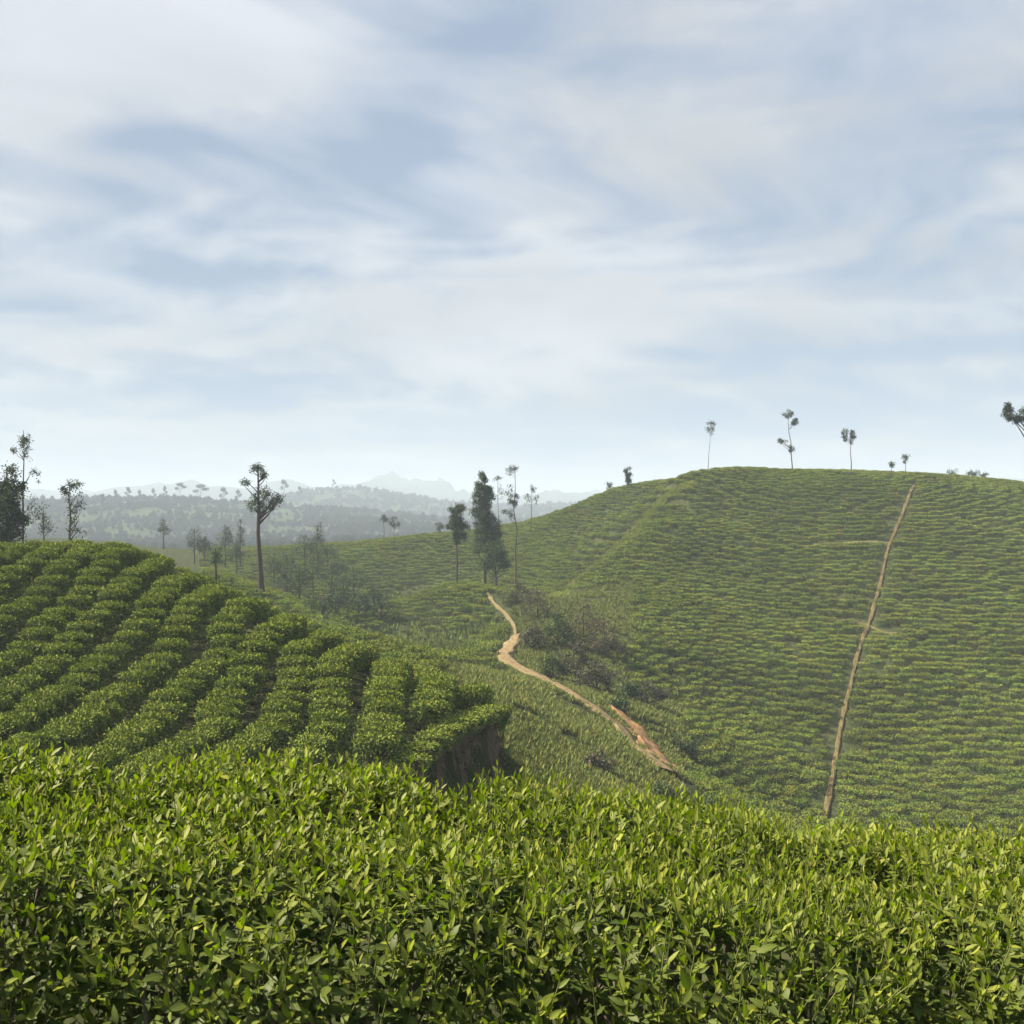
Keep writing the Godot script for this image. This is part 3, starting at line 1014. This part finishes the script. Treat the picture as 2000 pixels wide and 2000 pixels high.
	print("bush places ", low.size(), " ", high.size(), " ", cross.size(), " ", Time.get_ticks_msec())
	# the 300 that show largest are things of their own; the rest is stuff
	var seen := []
	for set_ in [low, high]:
		for b in set_:
			if in_view(b[0], 0.7): seen.append([float(b[2]) / b[0].length(), b])
	seen.sort_custom(func(a, b): return a[0] > b[0])
	print("in view ", seen.size())
	for k in mini(290, seen.size()):
		var b: Array = seen[k][1]
		b.append(true)
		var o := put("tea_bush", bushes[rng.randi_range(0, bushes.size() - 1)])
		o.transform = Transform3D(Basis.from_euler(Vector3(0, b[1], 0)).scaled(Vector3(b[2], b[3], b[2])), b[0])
		if b[4] == 0:
			if bank_side(b[0].x, -b[0].z) < 1.3:
				tag(o, "round tea bush at the brink of the low hill, overhanging the dark earth bank", "tea bush", "tea bushes along the brink of the earth bank")
			else:
				tag(o, "round pruned tea bush in the long rows covering the low hill above the bank", "tea bush", "tea bushes in rows on the low hill")
		else:
			tag(o, "tea bush low on the large hillside that the straight footpath climbs", "tea bush", "tea bushes on the large hillside")
	var lists := {"dip": [dip, small, "rows of tea bushes in the dip behind the plucked hedge"], "low": [low, bushes, "rest of the round tea bushes in curved rows on the low hill"], "high": [high, small, "close rows of tea bushes carpeting the large hillside with the footpath"], "cross": [cross, small, "rows of tea bushes on the slope across the valley left of the dirt track"]}
	for key in lists:
		var per := []
		for v in lists[key][1].size(): per.append([])
		for b in lists[key][0]:
			if b.size() > 5: continue
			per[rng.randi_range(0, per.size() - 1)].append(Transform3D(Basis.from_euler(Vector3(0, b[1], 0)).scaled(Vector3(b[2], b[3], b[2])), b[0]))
		var root := base("tea_bush_rows", Vector3.ZERO)
		tag(root, lists[key][2], "tea bushes", "", "stuff")
		for v in per.size():
			if per[v].size() == 0: continue
			var cl := []
			for q in per[v].size():
				var o: Vector3 = per[v][q].origin
				var w := rng.randf_range(0.84, 1.16) * (1.0 + 0.35 * noise_b.get_noise_2d(o.x * 2.5, o.z * 2.5))
				cl.append(Color(w * rng.randf_range(0.9, 1.12), w, w))
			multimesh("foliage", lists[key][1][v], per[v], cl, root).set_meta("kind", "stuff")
	print("bushes ", Time.get_ticks_msec())

	# ---- grass on the slope below the track and on the verges
	var grass_m := leafy(0.7, Color(0.3, 0.36, 0.1), 0.25)
	var tufts := []
	for k in 3:
		var g := Geo.new()
		for q in 42:
			var a := rng.randf() * TAU
			var p := Vector3(cos(a), 0, sin(a)) * rng.randf() * 0.22
			var col := vary(Color(0.145, 0.175, 0.045) if rng.randf() < 0.86 else Color(0.24, 0.215, 0.1), 0.25)
			flake(g, p, (Vector3(0, 1.0, 0) + rdir() * 0.6).normalized(), rdir(), rng.randf_range(0.18, 0.5), rng.randf_range(0.022, 0.05), col)
		tufts.append(g.done(grass_m))
	var gl := [[], [], []]
	var gc := [[], [], []]
	for k in 46000:
		var d := 33.0 + 79.0 * pow(rng.randf(), 1.3)
		var x := rng.randf_range(-0.11, 0.16) * d
		if bank_side(x, d) > -0.9: continue
		if d > 76.0 and x / d < 0.0: continue
		if d < 54.0 and x / d > 0.2: continue
		if not clear_of.call(x, d, 0.42): continue
		if noise_b.get_noise_2d(x * 5.0, d * 5.0) < -0.34: continue
		var s := rng.randf_range(0.4, 0.95)
		var v := rng.randi_range(0, 2)
		gl[v].append(Transform3D(Basis.from_euler(Vector3(0, rng.randf() * TAU, 0)).scaled(Vector3(s, s, s)), Vector3(x, ground_y(x, d) - 0.03, -d)))
		var w := rng.randf_range(0.8, 1.2)
		gc[v].append(Color(w * rng.randf_range(0.9, 1.15), w, w))
	for k in 9000:      # and in the bare patches between the tea across the valley
		var d := rng.randf_range(60.0, 180.0)
		var x := rng.randf_range(-0.27, 0.05) * d
		if d < 70.0 and (x < -15.0 or x > -2.0): continue
		if noise_b.get_noise_2d(x * 2.0, d * 2.0) < 0.27 or not clear_of.call(x, d, 0.75): continue
		var v := rng.randi_range(0, 2)
		var s := rng.randf_range(0.9, 1.7)
		gl[v].append(Transform3D(Basis.from_euler(Vector3(0, rng.randf() * TAU, 0)).scaled(Vector3(s, s, s)), Vector3(x, ground_y(x, d) - 0.03, -d)))
		gc[v].append(Color(0.9, 0.95, 0.9))
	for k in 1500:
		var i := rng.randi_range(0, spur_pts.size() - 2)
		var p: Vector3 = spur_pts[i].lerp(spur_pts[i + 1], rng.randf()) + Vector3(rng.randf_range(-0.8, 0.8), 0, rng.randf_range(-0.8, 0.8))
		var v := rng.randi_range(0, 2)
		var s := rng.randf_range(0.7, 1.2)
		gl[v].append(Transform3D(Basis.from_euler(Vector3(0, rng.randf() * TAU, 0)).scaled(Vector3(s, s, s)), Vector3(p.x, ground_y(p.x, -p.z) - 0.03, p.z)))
		gc[v].append(Color(1.6, 1.55, 1.3))  # tint brightened to paint sunlight along the spur crest
	var grass := base("grass", Vector3.ZERO)
	tag(grass, "rough light green grass covering the slope between earth bank and dirt track", "grass", "", "stuff")
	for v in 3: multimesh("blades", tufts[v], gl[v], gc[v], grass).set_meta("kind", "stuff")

	# ---- trees
	bark = leafy(0.9, Color(0, 0, 0), 0.2)
	crown_m = leafy(0.6, Color(0.5, 0.6, 0.2), 0.3)
	make_trees()
	print("trees ", Time.get_ticks_msec())
	make_hedge()
	print("hedge ", Time.get_ticks_msec())

func make_trees() -> void:
	var crest := "trees behind the crest of the low hill"
	tree("shade_tree", "dense dark leafy tree standing behind the crest of the low hill, lowest and widest there", crest, 14, 62, 905, [[-8, 990, 50, 62, 1.6], [20, 950, 30, 36, 1.4], [28, 1020, 26, 40, 1.5], [-10, 1050, 55, 30, 1.4]], 0.16, Color(0.032, 0.05, 0.024), 46, 0.17)
	tree("shade_tree", "tall thin tree with small pale tufted top rising above the dense dark tree", crest, 46, 76, 832, [[44, 858, 17, 14], [48, 884, 13, 18, 0.7], [28, 882, 7, 8, 0.6], [66, 930, 10, 20, 0.5], [60, 990, 10, 26, 0.4]], 0.09, Color(0.05, 0.062, 0.04), 15, 0.16)
	tree("shade_tree", "slim tree with arched open crown behind the crest of the low hill", crest, 136, 70, 938, [[148, 946, 17, 9, 1.0], [127, 968, 7, 18, 1.0], [150, 975, 16, 24, 0.5], [145, 1010, 15, 18, 0.5], [150, 1030, 20, 20, 0.4]], 0.1, Color(0.036, 0.055, 0.026), 17, 0.17)
	tree("shade_tree", "low hazy tree half hidden between the slim tree and the dark tree", crest, 85, 84, 985, [[80, 1010, 18, 22, 0.6], [95, 1030, 20, 20, 0.6]], 0.08, Color(0.045, 0.06, 0.034), 14, 0.18)
	# the lone tree in the valley mouth
	tree("shade_tree", "lone lopped tree with thick dark trunk and tufted top beyond the low hill", "", 504, 86, 906, [[499, 914, 16, 7, 1.0], [518, 927, 13, 9, 0.9], [480, 944, 10, 6, 0.7], [508, 968, 24, 20, 0.9], [500, 990, 18, 14, 0.8], [540, 976, 16, 16, 1.0], [524, 990, 14, 10, 0.8]], 0.25, Color(0.04, 0.062, 0.032), 20, 0.18, 0.0, 511)
	tree("shade_tree", "dark stunted tree stump with a few leaves beside the lone lopped tree", "", 421, 72, 1066, [[422, 1078, 8, 14, 1.2], [419, 1094, 9, 9, 1.0]], 0.14, Color(0.025, 0.034, 0.018), 16, 0.14)
	# the group by the top of the track
	var grp := "trees by the top of the dirt track"
	tree("cypress_tree", "columnar tree on a bare straight trunk beside the track, clear stem below an oval crown", grp, 890, 108, 975, [[893, 1000, 16, 22, 1.6], [884, 1022, 14, 24, 1.6], [900, 1030, 14, 26, 1.5], [892, 1052, 9, 16, 1.3]], 0.13, Color(0.03, 0.045, 0.03), 44, 0.18, 0.0, 893)
	tree("cypress_tree", "tallest dark columnar tree, dense tapering crown, standing by the top of the track", grp, 947, 112, 922, [[944, 945, 13, 22, 2.0], [946, 975, 19, 32, 2.2], [946, 1010, 24, 34, 2.0], [955, 1045, 26, 34, 1.4], [955, 1085, 30, 30, 1.0]], 0.2, Color(0.028, 0.046, 0.028), 52, 0.19)
	tree("shade_tree", "thin tree with a floating top tuft right behind the tallest columnar tree", grp, 1006, 124, 908, [[1000, 919, 11, 9, 0.9], [996, 968, 8, 20, 0.9], [1006, 966, 6, 24, 1.3], [994, 1003, 12, 9, 0.8]], 0.11, Color(0.036, 0.05, 0.036), 18, 0.19)
	tree("shade_tree", "pale wispy tree showing one small tuft beside the tallest columnar tree", grp, 972, 124, 930, [[972, 934, 8, 5, 0.8], [976, 962, 8, 22, 0.5]], 0.06, Color(0.05, 0.065, 0.04), 14, 0.16)
	tree("shade_tree", "small hazy tree on the saddle between the columnar trees and the large hill", grp, 1038, 150, 948, [[1040, 956, 8, 8, 0.7], [1030, 974, 9, 12, 0.6], [1046, 975, 6, 10, 0.5]], 0.07, Color(0.05, 0.065, 0.045), 14, 0.2)
	tree("shade_tree", "bushy round tree with mid green leaves at the foot of the tallest columnar tree", grp, 968, 106, 1052, [[968, 1078, 26, 24, 1.2], [950, 1100, 18, 16, 1.0], [985, 1098, 18, 16, 0.9]], 0.12, Color(0.04, 0.055, 0.022), 24, 0.2)
	# ridge of the large hill
	var rdg := "small trees along the crest of the large hill"
	tree("shade_tree", "little pointed dark tree alone on the shoulder of the large hill", rdg, 1226, 152, 908, [[1226, 922, 6, 12, 1.6], [1226, 934, 8, 10, 1.6]], 0.09, Color(0.028, 0.042, 0.028), 26, 0.2)
	tree("shade_tree", "low bushy tree on the shoulder of the large hill below the pointed one", rdg, 1190, 156, 940, [[1190, 948, 8, 7, 0.9]], 0.07, Color(0.04, 0.056, 0.032), 18, 0.2)
	tree("shade_tree", "slender pale tree with a small oblong tuft on the hill crest", rdg, 1389, 150, 824, [[1389, 836, 8, 13, 1.1]], 0.055, Color(0.045, 0.06, 0.04), 18, 0.2, 0.0, 1382)
	tree("shade_tree", "tallest crest tree, its leaning tuft parted from a lower side branch", rdg, 1538, 148, 798, [[1538, 808, 10, 7, 1.2], [1549, 823, 8, 10, 1.3], [1526, 862, 9, 6, 0.8], [1544, 876, 8, 8, 0.6]], 0.09, Color(0.032, 0.046, 0.034), 22, 0.2, 0.0, 1549)
	tree("shade_tree", "crest tree with two upright dark tufts side by side on one stem", rdg, 1662, 148, 836, [[1651, 852, 6, 15, 1.2], [1665, 852, 6, 17, 1.4]], 0.08, Color(0.03, 0.044, 0.03), 24, 0.2)
	tree("shade_tree", "knee-high looking small tree left of its taller twin above the footpath", rdg, 1741, 150, 900, [[1741, 908, 5, 8, 1.1]], 0.06, Color(0.03, 0.044, 0.03), 20, 0.18)
	tree("shade_tree", "small hooked tree on the crest where the footpath ends", rdg, 1768, 150, 888, [[1768, 896, 8, 8, 1.1]], 0.06, Color(0.03, 0.044, 0.03), 20, 0.18)
	tree("shade_tree", "tiny hazy tree far along the crest past the footpath", rdg, 1860, 165, 916, [[1860, 924, 10, 9, 0.9]], 0.07, Color(0.045, 0.06, 0.04), 18, 0.22)
	tree("shade_tree", "broad hazy treetop far along the crest past the footpath", rdg, 1905, 168, 918, [[1900, 926, 14, 8, 0.9], [1920, 928, 10, 7, 0.9]], 0.07, Color(0.045, 0.06, 0.04), 18, 0.22)
	# a tall tree whose limb reaches in over the hill from the side
	tree("gum_tree", "tall tree reaching one dark leafy limb over the hill against the sky", "", 2085, 104, 640, [[1966, 800, 9, 17, 2.2], [1984, 817, 14, 7, 2.0], [2010, 812, 26, 14, 1.4], [2060, 760, 46, 60, 1.2], [2110, 700, 50, 60, 1.2], [2090, 820, 40, 50, 1.0]], 0.26, Color(0.026, 0.038, 0.026), 30, 0.2)
	# hazy trees standing in the valley
	var val := "hazy trees standing in the valley"
	var spots := [[560, 118, 1070, 26, 40], [612, 112, 1062, 22, 50], [648, 108, 1085, 26, 40], [596, 132, 1040, 20, 34], [462, 120, 1050, 18, 34], [440, 128, 1020, 16, 40], [690, 128, 1110, 28, 26], [640, 150, 1060, 20, 22], [380, 140, 1030, 16, 30], [730, 118, 1140, 26, 24], [585, 0, 1100, 26, 34], [535, 0, 1075, 18, 34], [620, 0, 1020, 14, 40], [670, 0, 1140, 26, 24], [700, 0, 1160, 30, 22], [470, 0, 1010, 7, 44], [655, 0, 1150, 26, 26], [400, 0, 1045, 14, 24], [560, 0, 1110, 24, 24], [320, 0, 1010, 10, 26], [630, 0, 1160, 34, 24], [745, 0, 1170, 28, 20]]
	var words := ["grey-green round tree", "tall grey-green tree", "broad olive tree", "pale distant tree", "narrow grey tree", "thin sparse tree", "low spreading tree", "small far tree", "faint slim tree", "low dark tree", "twin-topped tree", "ragged leaning tree", "bluish feathery tree", "small bushy tree", "wide low tree", "pole-thin tree", "dense dark-green tree", "thin-crowned young tree", "squat olive tree", "wispy tall tree", "dark clump-like tree", "brownish bare-looking tree"]
	for k in spots.size():
		var s: Array = spots[k]
		var foot := on_ground(s[0], s[2] + s[4] * 2.4, 66.0)
		tree("valley_tree", words[k] + " in the hazy valley beyond the low hill", val, s[0], -foot.z, s[2], [[s[0], s[2] + s[4] * 0.5, s[3] * 0.7, s[4] * 0.5, 0.7], [s[0] - s[3] * 0.6, s[2] + s[4], s[3] * 0.7, s[4] * 0.45, 0.7], [s[0] + s[3] * 0.6, s[2] + s[4] * 0.9, s[3] * 0.7, s[4] * 0.45, 0.7]], 0.11, Color(0.05, 0.062, 0.032), 15, 0.2)
	# woods on the hazy far hills: too many and too far to count
	var clumps := []
	for k in 3:
		var blobs := [[Vector3(0, 3.6, 0), Vector3(1.7, 1.6, 1.7), 1.0], [Vector3(0.9, 2.6, 0.4), Vector3(1.3, 1.1, 1.3), 1.0], [Vector3(-0.9, 2.4, -0.3), Vector3(1.4, 1.2, 1.4), 1.0]]
		clumps.append(crown_mesh(crown_m, blobs, 5, 0.8, Color(0.028, 0.042, 0.024)))
	var wl := [[], [], []]
	var wc := [[], [], []]
	for k in 42000:
		var d := 235.0 + 1500.0 * pow(rng.randf(), 1.1)
		var x := rng.randf_range(-0.56, 0.20) * d
		var dens := noise_b.get_noise_2d(x * 0.4, d * 0.4) + 0.05
		if rng.randf() > clampf(0.42 + dens * 2.0, 0.08, 0.95): continue
		var s := rng.randf_range(0.3, 0.75) * (0.7 + d / 1500.0)
		var v := rng.randi_range(0, 2)
		wl[v].append(Transform3D(Basis.from_euler(Vector3(0, rng.randf() * TAU, 0)).scaled(Vector3(s, s * rng.randf_range(0.8, 1.3), s)), Vector3(x, ground_y(x, d) - 0.8 * s, -d)))
		var w := rng.randf_range(0.7, 1.4)
		wc[v].append(Color(w * rng.randf_range(0.9, 1.2), w, w))
	var wood_far := base("far_woods", Vector3.ZERO)
	tag(wood_far, "dark patchy woods covering the hazy far hills", "woods", "", "stuff")
	for v in 3: multimesh("foliage", clumps[v], wl[v], wc[v], wood_far).set_meta("kind", "stuff")
	# far ridge trees
	var rg := "far trees along the hazy ridge"
	for a in [[352, 360, 942, 14, 6, "flat-topped far tree on the hazy ridge"], [392, 365, 945, 18, 7, "wide umbrella-shaped far tree on the hazy ridge"], [436, 370, 950, 10, 9, "small oval far tree on the hazy ridge"], [300, 372, 952, 6, 10, "thin upright far tree on the hazy ridge"], [272, 372, 955, 6, 9, "faint pole-like far tree on the hazy ridge"], [626, 560, 950, 7, 7, "stubby far tree on the wooded far hill"], [652, 560, 935, 5, 6, "tall pole-like far tree on the wooded far hill"], [555, 390, 935, 10, 9, "hazy ball-topped far tree behind the lone lopped tree"], [200, 300, 962, 6, 9, "faint stick-like far tree near the arched open crown"], [225, 320, 955, 5, 8, "faint bent far tree on the hazy ridge"], [250, 340, 950, 7, 7, "faint forked far tree on the hazy ridge"], [322, 350, 948, 5, 9, "very thin far tree on the hazy ridge"], [465, 350, 955, 8, 8, "rounded far tree beside the lone lopped tree"], [585, 400, 948, 6, 8, "slender far tree on the slope of the wooded hill"], [715, 600, 948, 8, 6, "low bushy far tree on top of the wooded far hill"]]:
		tree("ridge_tree", a[5], rg, a[0], a[1] * 2.1, a[2], [[a[0], a[2] + a[4] * 0.7, a[3] * 0.5, a[4] * 0.55, 0.7], [a[0] + a[3] * 0.5, a[2] + a[4] * 1.5, a[3] * 0.4, a[4] * 0.4, 0.5], [a[0] - a[3] * 0.5, a[2] + a[4] * 2.0, a[3] * 0.35, a[4] * 0.4, 0.4]], 0.2, Color(0.04, 0.058, 0.036), 9, 0.7)
	for a in [[770, 150, 1012, "dark little tree on the small hill across the valley"], [750, 165, 1000, "hazy little tree behind the small hill across the valley"], [860, 158, 1020, "bushy little tree on the shoulder of the small hill across the valley"]]:
		tree("shade_tree", a[3], "trees on the small hill across the valley", a[0], a[1], a[2], [[a[0], a[2] + 10, 9, 11, 1.0]], 0.07, Color(0.04, 0.055, 0.035), 20, 0.2)
	# scrub above the track
	var scr := "scrub above the dirt track"
	var looks := [
		[1010, 1130, 30, 44, 96, "brown thorny scrub beside the upper track"], [1050, 1150, 34, 50, 92, "tall brownish scrub on the gully slope"], [1090, 1190, 40, 60, 86, "bright green scrub in the gully above the track"],
		[1040, 1215, 30, 46, 82, "dark scrub right above the bend of the track"], [1140, 1180, 40, 60, 88, "grey leafless scrub in the gully"], [1180, 1215, 40, 56, 84, "purple-grey scrub at the gully edge by the tea rows"],
		[1120, 1255, 44, 56, 78, "dark shaded scrub above the middle of the track"], [1165, 1290, 46, 50, 74, "blackish dense scrub above the track"], [1080, 1275, 32, 44, 76, "olive scrub overhanging the track"],
		[1230, 1330, 34, 30, 70, "bluish-green bush above the ochre cutting"], [1265, 1340, 40, 30, 70, "dark teal bush above the ochre cutting"], [1210, 1360, 22, 28, 66, "pale green sapling above the ochre cutting"],
		[1165, 1475, 38, 26, 50, "dark rounded bush at the lower edge of the grass slope"], [1330, 1440, 34, 24, 62, "green bush at the end of the ochre cutting"], [1300, 1535, 60, 26, 46, "leafy low bush in front of the end of the track"], [1370, 1560, 60, 24, 46, "spreading low bush below the tea hillside"]]
	for k in looks.size():
		var s: Array = looks[k]
		var dry: bool = s[5].contains("grey") or s[5].contains("brown")
		var tone := Color(0.10, 0.085, 0.062) if dry else (Color(0.08, 0.074, 0.054) if s[5].contains("dark") or s[5].contains("black") else Color(0.06, 0.085, 0.03))
		var foot := on_ground(s[0], s[1] + s[3] * 1.25, 34.0)
		tree("shrub", s[5], scr, s[0], -foot.z, s[1], [[s[0], s[1] + s[3] * 0.4, s[2] * 0.55, s[3] * 0.5, 0.8], [s[0] - s[2] * 0.5, s[1] + s[3] * 0.8, s[2] * 0.55, s[3] * 0.45, 0.8], [s[0] + s[2] * 0.5, s[1] + s[3] * 0.75, s[2] * 0.55, s[3] * 0.45, 0.8]], 0.06, tone, 24 if dry else 34, 0.15)
